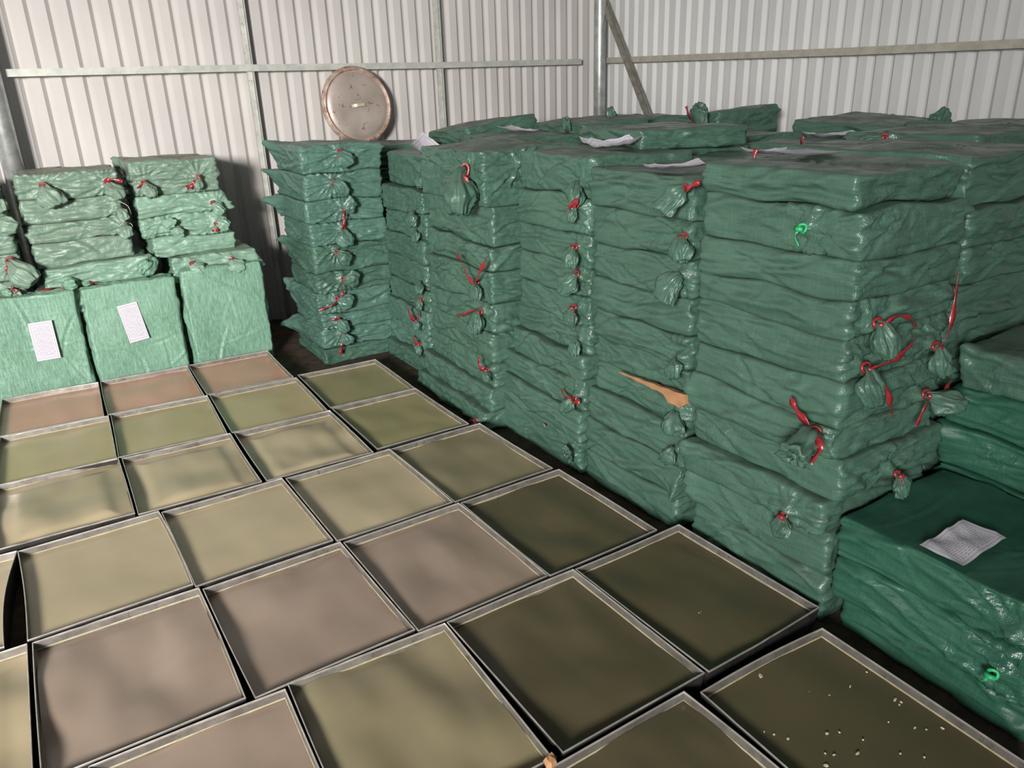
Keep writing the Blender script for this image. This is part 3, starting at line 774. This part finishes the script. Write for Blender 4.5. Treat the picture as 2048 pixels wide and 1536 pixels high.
# one broad sack laid askew on the second-row stack
build_sack('broad green woven sack lying askew behind the top of the fourth front stack', 2.50, 3.08, 2.78, 3.44, 1.425, 1.52, M_sack, 301,
           yaw=-0.20, cell=.012, gather=('-y',), group='green sacks topping the rear stacks')

# --- stacks against the left wall
def string(parent_pts):
    pass
GL = 'faded green sacks in the left wall stacks'
LM = stack('the middle left-wall stack', (-.08, .46, 5.44, 5.98),
      [1.34, 1.19, 1.06, .93, .80, .66, .50, .34, .17, 0],
      [T('-y', 0.05, 1.27, size=1.5, dir=(.35, -1), ribbon=True, streams=[[(0, 0, .02), (.01, .01, .03)]]), T('-y', .39, 1.26, size=1.3, dir=(.3, -1), w=.018, streams=[[(-.02, .01, .02), (.02, .02, .04), (.08, .005, .05)]]),
       T('-y', .42, 1.10, size=.9, ribbon=False, dir=(.5, -.8)), T('-y', .43, .99, size=.8, ribbon=False, dir=(.3, -.6))],
      M_sack_dirty, 41, group=GL, mats={4: M_sack_light, 5: M_sack_light}, shifts={4: (.03, .07, -.06, -.04), 5: (-.03, .06, -.10, -.08)},
      ears={4: [(1, -1, .7, .05, .9, -.2, .3)], 5: [(1, -1, .6, .05, .9, -.2, .1)]}, amp=.9)
add_strings(LM[1], [[(.26, -.27, .08), (.30, -.29, .05), (.31, -.29, .0)]])
add_strings(LM[2], [[(.25, -.27, .08), (.29, -.29, .07), (.30, -.29, .045)]])
add_strings(LM[4], [[(.30, -.28, .12), (.32, -.29, .09), (.315, -.29, .05)]])
add_strings(LM[5], [[(.29, -.28, .12), (.32, -.29, .08), (.325, -.29, .03)], [(-.27, -.28, .11), (-.30, -.29, .09), (-.29, -.29, .05)]])
stack('the right one of the left-wall stacks', (.53, 1.06, 5.46, 6.0),
      [1.37, 1.16, 1.02, .88, .76, .58, .44, .29, .15, 0],
      [T('-y', .60, 1.24, size=1.1, dir=(.1, -1), w=.014, streams=[[(0, 0, .02), (-.03, -.015, .03), (-.05, -.03, .02)]]), T('-y', .93, 1.25, size=.9, dir=(-.5, -.8), w=.03, streams=[[(0, 0, .02), (-.04, -.04, .04), (-.09, -.06, .03)]]),
       T('-y', .99, 1.08, size=1.0, dir=(.5, -.5), w=.014), T('-y', .99, .94, size=.9, dir=(.6, -.3), w=.02, streams=[[(0, 0, .02), (.0, -.03, .04), (-.04, -.04, .03)]]),
       T('-y', .66, .99, size=.9, dir=(.9, -.3), ribbon=False), T('-y', .70, .92, size=.9, dir=(.9, -.2), ribbon=False),
       T('-y', .78, .72, size=1.0, dir=(.4, -1), w=.02), T('-y', 1.03, .715, size=1.1, dir=(.4, -.9), w=.015)],
      M_sack_dirty, 42, group=GL, mats={1: M_sack_light, 2: M_sack_light, 3: M_sack_light, 4: M_sack_light},
      ears={0: [(-1, 1, .9, .10, -1, .0, .1)], 1: [(1, -1, -.4, .10, 1, -.1, -.3)], 4: [(1, -1, 0, .07, 1, 0, -.2)]},
      shifts={2: (.02, .02, 0, 0), 3: (.04, .03, 0, 0), 4: (.12, .12, -.10, -.08), 5: (.1, .1, 0, 0)}, amp=.95)
stack('the leftmost wall stack', (-.72, -.17, 5.40, 5.96),
      [1.30, 1.15, 1.02, .90, .74, .58, .42, .28, .14, 0],
      [T('-y', -.21, .86, size=1.9, dir=(.5, -.6), w=.02, streams=[[(0, 0, .02), (-.02, -.03, .04), (-.03, -.07, .04)]]), T('-y', -.24, .70, size=.8, w=.02),
       T('-y', -.22, 1.1, size=1.2, ribbon=False, dir=(.7, -.4)), T('-y', -.22, 1.22, size=1.0, ribbon=False, dir=(.4, -.8))],
      M_sack_dirty, 43, group=GL, amp=.9)

# --- sacks standing upright at the foot of the left stacks: build flat, then stand up
def upright(label, x0, x1, yf, height, th, mat, seed, lean, ties=(), paper=None, yaw=0.0):
    """local z is the thickness; the sack is turned so that its broad face looks towards -y"""
    hx, hy, hz = (x1 - x0) / 2, height / 2, th / 2
    root = bpy.data.objects.new('upright_sack', None); col.objects.link(root)
    root.location = ((x0 + x1) / 2, yf, 0.002)
    root.rotation_euler = (-lean, 0, yaw)
    tag(root, label, 'sack', 'pale green sacks standing on edge')
    P, Q = sack_body(hx, hy, hz, seed, (), (), amp=.8, cell=.0095, gather=('+y',), top_amp=1.2)
    P[:, 2] -= hz
    # local (x, y, z) -> world (x, -z, y): y becomes height, broad +z face towards -y
    rs = np.random.RandomState(seed)
    bz = perlin(np.stack([P[:, 0] * 3.2 + P[:, 1] * 1.2, P[:, 1] * 1.6, P[:, 0] * 0 + seed], 1)) * 0.02 * (P[:, 2] > 0)
    V = np.stack([P[:, 0], -(P[:, 2] + bz) + hz + .0, P[:, 1] + hy], 1)
    V[:, 2] = np.maximum(V[:, 2] - 0.004, 0.0)
    link('sack_body', mesh_np('sack_body', V, Q, mat, _crm['v'] * .5), root)
    for t in ties:
        base = Vector((t['u'], hz, 2 * hy + 0.002))
        dv = Vector((t['dir'][0], t['dir'][2] if len(t['dir']) > 2 else -.3, t['dir'][1]))
        v, f = tied_end(rs, .085 * t['size'], .036 * t['size'], dv, (0, -.1, 1), .8)
        link('tied_end', mesh_from('tied_end', v, f, mat), root, base)
        if t.get('streams'):
            mb = MB(); mb.sweep([Vector((.013 * math.cos(a * .6), .013 * math.sin(a * .6), .005)) for a in range(12)], circ(.005, 6), (0, 0, 1), caps=False)
            for st in t['streams']: streamer(mb, st, .013, (0, -.5, 1), .4)
            link('ribbon', mesh_from('ribbon', mb.v, mb.f, M_ribbon), root, base)
    if paper:
        px, pz, w, h, rot = paper
        me = paper_mesh(w, h, 8, .0015, seed)
        o = link('paper_label', me, root, (px, -.0165 + 0.0, pz)); o.rotation_euler = (math.radians(90), rot, 0)
        o['label'] = 'white printed paper label'
    return root
def paper_mesh(w, h, n, crumple, seed, fold=0.0):
    nx, ny = n, int(n * 1.5); v = []; uv = []
    P = np.array([[(i / nx - .5) * w, (j / ny - .5) * h, 0.0] for j in range(ny + 1) for i in range(nx + 1)])
    z = perlin(np.stack([P[:, 0] * 14 + seed, P[:, 1] * 11, P[:, 0] * 0 + seed], 1)) * crumple
    z += ridged(np.stack([P[:, 0] * 5 + P[:, 1] * 9, P[:, 1] * 2, P[:, 0] * 0 + seed], 1)) ** 2 * crumple
    P[:, 2] = z + fold * np.clip(np.hypot(P[:, 0] / w, P[:, 1] / h) - .35, 0, 1) + .002
    f = [(j * (nx + 1) + i, j * (nx + 1) + i + 1, (j + 1) * (nx + 1) + i + 1, (j + 1) * (nx + 1) + i) for j in range(ny) for i in range(nx)]
    nv = len(P)
    V = np.concatenate([P, P - np.array([0, 0, .0006])])
    me = mesh_from('paper', V, f + [tuple(a + nv for a in q[::-1]) for q in f], M_paper)
    ul = me.uv_layers.new(name='UVMap')
    for lp in me.loops:
        k = lp.vertex_index % nv
        ul.data[lp.index].uv = ((k % (nx + 1)) / nx, (k // (nx + 1)) / ny)
    return me
upright('pale green sack standing on edge, leftmost, with a white printed label', -.50, .07, 5.24, .665, .14, M_sack_upright, 61, .05,
        [dict(u=.24, dir=(1, .1), size=1.1, streams=[[(0, 0, .01), (-.05, -.02, .015), (-.13, -.03, .01)]]),
         dict(u=-.02, dir=(-1, .3), size=.7, streams=[[(0, 0, .01), (.03, -.03, .03), (.05, -.04, .06)]])], (.075, .385, .125, .235, 0.0))
upright('pale green sack standing on edge, middle of three, with a white printed label', .105, .64, 5.24, .665, .14, M_sack_upright, 62, .06,
        [dict(u=.12, dir=(.3, .6), size=1.5), dict(u=-.2, dir=(-.5, .1), size=.5, streams=[[(0, 0, .01), (.02, -.03, .02), (.05, -.04, .0)][::1]])], (-.015, .41, .118, .245, math.radians(-7)))
upright('pale green sack standing on edge, rightmost of three and unlabelled', .69, 1.20, 5.25, .69, .14, M_sack_upright, 63, .05)

# ================================================================== paper sheets lying on the stacks
def sheet(x, y, z, w, h, rot, label, seed, crumple=.012, fold=.06, tilt=(0, 0)):
    o = link('paper_sheet', paper_mesh(w, h, 12, crumple, seed, fold), None, (x, y, z)); o.rotation_euler = (tilt[0], tilt[1], rot)
    tag(o, label, 'paper', 'printed paper sheets on the sacks')
sheet(2.075, .955, .442, .125, .235, math.radians(-88), 'creased printed sheet on the low near sack at the right', 3, .006, .0)
sheet(2.31, 2.90, 1.452, .14, .26, math.radians(75), 'curled printed sheet on top of the fourth front stack', 5, .006, .13)
sheet(2.10, 2.22, 1.412, .13, .25, math.radians(80), 'printed sheet on top of the fifth front stack', 6, .005, .05)
sheet(2.80, 4.50, 1.462, .16, .24, math.radians(20), 'white sheet on the second-row stack above the proud stack', 7, .004, .05, (.12, 0))
sheet(2.06, 4.26, 1.372, .20, .26, math.radians(40), 'white sheet tucked beside the top of the second front stack', 8, .006, .10, (.55, -.3))
sheet(2.76, 2.34, 1.418, .14, .25, math.radians(70), 'printed sheet beside an upright red ribbon on the second-row stack', 9, .005, .06)
sheet(3.50, 2.60, 1.440, .15, .27, math.radians(65), 'thin-looking sheet on the third-row stack at the far right', 10, .005, .06)
sheet(2.26, 1.78, 1.478, .18, .16, math.radians(80), 'sliver of sheet on top of the large corner-facing stack', 11, .004, .0)

# ================================================================== trays
TW, TL, TH, FREE = 0.5136, 0.6375, 0.100, 0.030
def bow_path(rs, n=12):
    a = [rs.uniform(-.004, .004) for _ in range(4)]
    return a
def make_tray(name, x, y, rot, kind, label, wave, bows=None, seed=0):
    rs = np.random.RandomState(seed + 900)
    root = bpy.data.objects.new('metal_tray', None); col.objects.link(root)
    root.location = (x, y, 0); root.rotation_euler = (0, 0, rot)
    tag(root, label, 'tray', 'metal trays of set gel laid out on the floor')
    bows = bows if bows is not None else rs.uniform(-.004, .004, 4)
    n = 14; hw, hl = TW / 2, TL / 2
    def outline(inset, z, bowk=1.0):
        pts = []
        c = [(-hw, -hl), (hw, -hl), (hw, hl), (-hw, hl)]
        nr = [(0, -1), (1, 0), (0, 1), (-1, 0)]
        for s in range(4):
            a = c[s]; b = c[(s + 1) % 4]
            for k in range(n):
                t = k / n
                bo = bows[s] * math.sin(math.pi * t) * bowk
                px = a[0] + (b[0] - a[0]) * t; py = a[1] + (b[1] - a[1]) * t
                ix = px - math.copysign(min(inset, abs(px)), px) * (1 if abs(abs(px) - hw) < 1e-6 else abs(px) / hw)
                iy = py - math.copysign(min(inset, abs(py)), py) * (1 if abs(abs(py) - hl) < 1e-6 else abs(py) / hl)
                pts.append((ix + nr[s][0] * bo, iy + nr[s][1] * bo, z))
        return pts
    m = 4 * n
    sl = 0.010   # sides slope slightly inward towards the bottom
    rings = [outline(sl + .006, 0, .4), outline(sl, .006, .4), outline(.002, TH - .004), outline(.0015, TH - .004), outline(.005, TH - .004), outline(.0055, TH - .008), outline(.008 , TH - FREE - .014, .7)]
    rings = [outline(sl + .006, 0, .4), outline(sl, .006, .4), outline(.0008, TH - .006), outline(.0032, TH - .006), outline(.0075, TH - FREE - .016, .8)]
    v = [p for r in rings for p in r]; f = []
    for i in range(len(rings) - 1):
        for j in range(m): f.append((i * m + j, i * m + (j + 1) % m, (i + 1) * m + (j + 1) % m, (i + 1) * m + j))
    f.append(tuple(range(m))[::-1])
    link('tray_pan', mesh_from('tray_pan', v, f, [M_tray, M_tray_outer], False, [1] * (2 * m) + [0] * (2 * m) + [1]), root)
    # folded bright rim
    rr = [outline(.0003, TH - .006), outline(.0000, TH - .0012), outline(.0008, TH), outline(.0028, TH), outline(.0036, TH - .0012), outline(.0036, TH - .006)]
    if rs.rand() < .8:   # small dents in the rim
        for _ in range(3):
            k = rs.randint(0, m)
            for r in rr: r[k] = (r[k][0], r[k][1], r[k][2] - rs.uniform(0, .0025))
    v = [p for r in rr for p in r]; f = []
    for i in range(len(rr) - 1):
        for j in range(m): f.append((i * m + j, i * m + (j + 1) % m, (i + 1) * m + (j + 1) % m, (i + 1) * m + j))
    for j in range(m): f.append((5 * m + j, 5 * m + (j + 1) % m, (j + 1) % m, j))
    link('tray_rim', mesh_from('tray_rim', v, f, M_rim, False), root)
    # contents
    nx, ny = 52, 64
    gx = np.linspace(-hw + .0068, hw - .0068, nx + 1); gy = np.linspace(-hl + .0068, hl - .0068, ny + 1)
    X, Y = np.meshgrid(gx, gy); X = X.ravel(); Y = Y.ravel()
    # follow the bowed walls
    wx = np.where(X > 0, bows[1], -bows[3]) * (np.abs(X) / hw) ** 3 * np.cos(np.pi * Y / TL) * .85
    wy = np.where(Y > 0, bows[2], -bows[0]) * (np.abs(Y) / hl) ** 3 * np.cos(np.pi * X / TW) * .85
    edge = np.minimum(hw - np.abs(X), hl - np.abs(Y))
    S = np.stack([X, Y, X * 0 + seed * 1.7], 1)
    amp, ring = wave
    Z = perlin(S * np.array([4.2, 3.2, 1])) * .0150 * amp + perlin(S * np.array([9, 5, 1]) + 5) * .0040 * amp
    Z -= .0030 * np.exp(-edge / .05) * (0.4 + .6 * amp)
    if ring:
        d = np.minimum(hw - .075 - np.abs(X), hl - .085 - np.abs(Y))
        Z += ring * .014 * (1 / (1 + np.exp(-d / .011))) - ring * .013 * np.exp(-((X - .03) ** 2 + (Y + .02) ** 2) / .012)
    Z += .0015 * np.exp(-edge / .0035) * 0.8
    Z += TH - FREE
    q = np.arange(nx * ny); i = q % nx; j = q // nx; a = j * (nx + 1) + i
    Q = np.stack([a, a + 1, a + nx + 2, a + nx + 1], 1)
    link('set_gel', mesh_np('set_gel', np.stack([X + wx, Y + wy, Z], 1), Q, M_gel[kind]), root)
    # thin dried film line where the contents meet the walls
    a1 = outline(.0060, TH - FREE + .0040, .85); b1 = outline(.0070, TH - FREE + .0030, .85); c1 = outline(.0076, TH - FREE - .001, .85)
    v = a1 + b1 + c1; f = []
    for i2 in range(2):
        for j2 in range(m): f.append((i2 * m + j2, i2 * m + (j2 + 1) % m, (i2 + 1) * m + (j2 + 1) % m, (i2 + 1) * m + j2))
    link('dried_edge', mesh_from('dried_edge', v, f, M_film, False), root)
    return root
COLR = {'pink': 'pinkish-brown', 'olive': 'yellowish-olive', 'sand': 'sandy olive', 'umber': 'umber olive', 'moss': 'mossy olive', 'brown': 'greyish-brown', 'dark': 'shade-dimmed olive'}
def L(k, t): return f"tray of {COLR[k]} gel, {t}"
TR = [
 ('P0', -0.180, 4.841, -0.034, 'pink', 'leftmost of the farthest row, by the left upright sack', (.4, 0), (0, 0, .012, 0)),
 ('P1', 0.347, 4.834, -0.023, 'pink', 'middle of the farthest row, by the middle upright sack', (.5, 0), None),
 ('P2', 0.870, 4.826, -0.011, 'pink', 'far corner below the unlabelled upright sack', (.4, 0), None),
 ('Q3', 1.405, 4.199, -0.014, 'moss', 'farthest of the right-hand column, near the far stack', (.3, 0), None),
 ('O0', -0.180, 4.195, -0.031, 'olive', 'at the left edge, second row from the upright sacks', (.3, 0), None),
 ('O1', 0.341, 4.188, -0.037, 'olive', 'second row from the upright sacks, one in from the left', (.3, 0), None),
 ('O2', 0.870, 4.171, -0.022, 'olive', 'second row from the upright sacks, left of the right-hand column', (.3, 0), None),
 ('O3', 1.408, 3.553, 0.015, 'moss', 'second tray of the right-hand column', (.6, 0), None),
 ('W0', -0.183, 3.561, 0.0, 'sand', 'rippled, at the left edge in the third row', (1.1, 1.1), None),
 ('W1', 0.341, 3.538, -0.004, 'sand', 'with a rounded rectangular dip, third row', (.9, 1.0), None),
 ('W2', 0.872, 3.529, 0.0, 'sand', 'with a curved dip, third row beside the right-hand column', (1.1, .9), None),
 ('W3', 1.474, 2.884, 0.038, 'umber', 'third tray of the right-hand column', (.8, 0), None),
 ('V00', -0.627, 2.889, -0.059, 'sand', 'cut by the left edge beside a wide black gap', (.5, 0), (0, -.02, 0, 0)),
 ('V0', -0.083, 2.877, 0.039, 'sand', 'right of the wide black gap, fourth row', (.3, 0), (0, .008, 0, -.006)),
 ('V1', 0.435, 2.874, 0.032, 'sand', 'fourth row, second right of the wide black gap', (.3, 0), None),
 ('V2', 0.959, 2.873, 0.028, 'sand', 'fourth row, beside the right-hand column', (.5, 0), None),
 ('V3', 1.513, 2.225, 0.031, 'dark', 'fourth tray of the right-hand column', (1.2, 0), None),
 ('U00', -0.580, 2.213, 0.010, 'sand', 'shiny, in the lower left corner of the view', (1.6, .6), None),
 ('U0', -0.052, 2.213, 0.016, 'brown', 'with mottled dips, near the lower left corner', (1.5, 0), None),
 ('U1', 0.476, 2.209, 0.037, 'brown', 'near the middle of the lower left, fifth row', (.9, 0), None),
 ('U2', 0.995, 2.214, 0.033, 'brown', 'fifth row, left of the dark right-hand column', (.9, 0), None),
 ('U3', 1.630, 1.571, 0.032, 'dark', 'holding one small pale clump, by the low near sacks', (.8, 0), None),
 ('S0', 0.055, 1.556, -0.014, 'brown', 'at the bottom edge, left of the rippled near tray', (1.0, 0), None),
 ('S1', 0.577, 1.563, -0.018, 'umber', 'rippled, in the nearest row at the bottom edge', (1.5, 0), (0, .0, .0, .004)),
 ('S2', 1.108, 1.562, 0.020, 'dark', 'scuffed, in the nearest full row beside the black gap', (1.0, 0), None),
 ('S3', 1.556, 0.877, -0.019, 'dark', 'strewn with pale flakes in the lower right corner', (.4, 0), (0, 0, .008, .0)),
 ('R', 1.020, 0.905, 0.020, 'dark', 'at the bottom edge, left of the flake-strewn tray', (1.5, 0), (0, .008, 0, 0)),
]
for k, (nm, x, y, r, kd, lb, wv, bw) in enumerate(TR):
    make_tray(nm, x, y, r, kd, L(kd, lb), wv, bw, k)

# ================================================================== small things
def chunk(name, pts_w, loc, rot, mat, label, cat, group=None, seed=0):
    rs = np.random.RandomState(seed); sx, sy, sz = pts_w; v = []; n = 7
    for lv, s in ((0, .9), (.5, 1.0), (1, .7)):
        for k in range(n):
            a = 2 * math.pi * k / n; w = rs.uniform(.7, 1.1)
            v.append((sx / 2 * s * w * math.cos(a), sy / 2 * s * w * math.sin(a), lv * sz * (rs.uniform(.8, 1.1) if lv else 1)))
    f = [tuple(range(n))[::-1], tuple(2 * n + k for k in range(n))]
    for i in range(2):
        for k in range(n): f.append((i * n + k, i * n + (k + 1) % n, (i + 1) * n + (k + 1) % n, (i + 1) * n + k))
    o = link(name, mesh_from(name, v, f, mat, False), None, loc, rot); tag(o, label, cat, group); return o
FZ = TH - FREE + .0005
fl = [(1.52, 1.17, .022, .012), (1.70, 1.00, .016, .005), (1.62, 1.01, .009, .007), (1.76, .90, .020, .008), (1.765, .885, .010, .006), (1.752, .882, .008, .006),
      (1.71, .81, .012, .006), (1.77, .77, .012, .008), (1.51, .84, .019, .008), (1.53, .91, .010, .005), (1.50, .925, .013, .010), (1.40, .97, .012, .009), (1.38, 1.00, .008, .008),
      (1.41, .86, .014, .011), (1.60, .78, .009, .006), (1.365, 1.02, .007, .006), (1.79, 1.01, .008, .005), (1.455, .87, .010, .006), (1.44, .885, .007, .005), (1.425, .80, .013, .009),
      (1.56, .86, .007, .005), (1.67, .86, .006, .005), (1.73, .79, .006, .005), (1.585, 1.05, .006, .005), (1.64, .74, .008, .006), (1.50, .76, .012, .008), (1.46, .79, .009, .007)]
for i, (x, y, a, b) in enumerate(fl):
    chunk('pale_flake', (a, b, .0035), (x, y, FZ), (0, 0, random.uniform(0, 3)), M_flake, 'tiny pale flake lying on the shade-dimmed olive gel of the lower right tray', 'flake', 'pale flakes on the lower right tray', i)
chunk('pale_clump', (.026, .014, .005), (1.58, 1.48, FZ), (0, 0, .3), M_flake, 'small pale clump on the dark tray by the low near sacks', 'clump', None, 77)
chunk('wood_offcut', (.05, .035, .02), (.812, 1.228, TH + .001), (0, 0, .8), M_wood, 'small orange-brown wood bit at the bottom edge between trays', 'wood', None, 78)
chunk('tan_scrap', (.04, .02, .006), (1.885, 2.86, .17), (1.2, 0, 1.3), M_wood, 'small tan scrap stuck on the lowest sack of the fourth front stack', 'scrap', None, 79)
chunk('orange_scrap', (.05, .02, .03), (2.06, 3.22, 1.275), (.1, 0, .2), M_ribbon_orange, 'small orange scrap beside the big knot on the proud stack', 'scrap', None, 80)

# splinter of wood wedged between sacks of the fifth stack
a = Vector((1.925, 2.335, .595)); b = Vector((1.905, 1.915, .615))
sm = MB()
N_ = 14; rows = []
for i in range(N_):
    t = i / (N_ - 1); p = a.lerp(b, t)
    hgt = .004 + .034 * t ** 1.1 + .004 * math.sin(i * 2.1); th = .004 + .010 * t
    up = hgt * .5; lo = hgt * .5 + (.024 if .74 < t < .97 else 0)
    rows.append([p + Vector((-th, 0, up)), p + Vector((th, 0, up * .8)), p + Vector((th, 0, -lo)), p + Vector((-th, 0, -lo))])
v = [q - a for r in rows for q in r]; f = []
for i in range(N_ - 1):
    for j in range(4): f.append((4 * i + j, 4 * i + (j + 1) % 4, 4 * i + 4 + (j + 1) % 4, 4 * i + 4 + j))
f += [(3, 2, 1, 0), tuple(4 * (N_ - 1) + j for j in range(4))]
o = link('wood_splinter', mesh_from('wood_splinter', v, f, M_wood, False), None, a)
tag(o, 'long broken splinter of light brown wood wedged between sacks of the fifth front stack', 'wood')

# ================================================================== round lid leaning on the left wall
def lathe(prof, n=72):
    v = []; f = []
    for r, z in prof:
        for k in range(n): v.append((r * math.cos(2 * math.pi * k / n), r * math.sin(2 * math.pi * k / n), z))
    for i in range(len(prof) - 1):
        for k in range(n): f.append((i * n + k, i * n + (k + 1) % n, (i + 1) * n + (k + 1) % n, (i + 1) * n + k))
    return v, f, n
lid = bpy.data.objects.new('pan_lid', None); col.objects.link(lid)
lid.location = (2.31, 6.085, 1.640); lid.rotation_euler = (math.radians(90 - 8), 0, math.radians(4)); lid.scale = (1.0, 1.0, 1.0)
tag(lid, 'large round worn metal lid with rust spots leaning on the left wall', 'lid')
v, f, n = lathe([(.0005, .030), (.06, .0295), (.14, .026), (.21, .019), (.245, .012), (.252, .006), (.258, .006)]); link('lid_plate', mesh_from('lid_plate', v, f, M_lid), lid)
v, f, n = lathe([(.2545, .004), (.262, .010), (.266, .018), (.272, .022), (.279, .018), (.283, .006), (.295, .0), (.296, -.006), (.288, -.008), (.270, -.006), (.2545, .0), (.2545, .004)]); link('lid_rim', mesh_from('lid_rim', v, f, M_lid_rim), lid)
hm = MB(); hm.sweep([(-.062, -.005, .030), (-.05, -.005, .046), (-.03, -.004, .055), (.03, 0, .055), (.05, .001, .046), (.058, .001, .030)], [(-.011, -.002), (.011, -.002), (.011, .002), (-.011, .002)], (0, 0, 1))
hm.obj('handle', M_handle, lid)
rv = MB()
for sx in (-.072, .068): rv.sweep([(sx, -.003, .028), (sx, -.003, .034)], circ(.011, 10), (0, 1, 0))
rv.obj('handle_plate', M_lid_rim, lid)
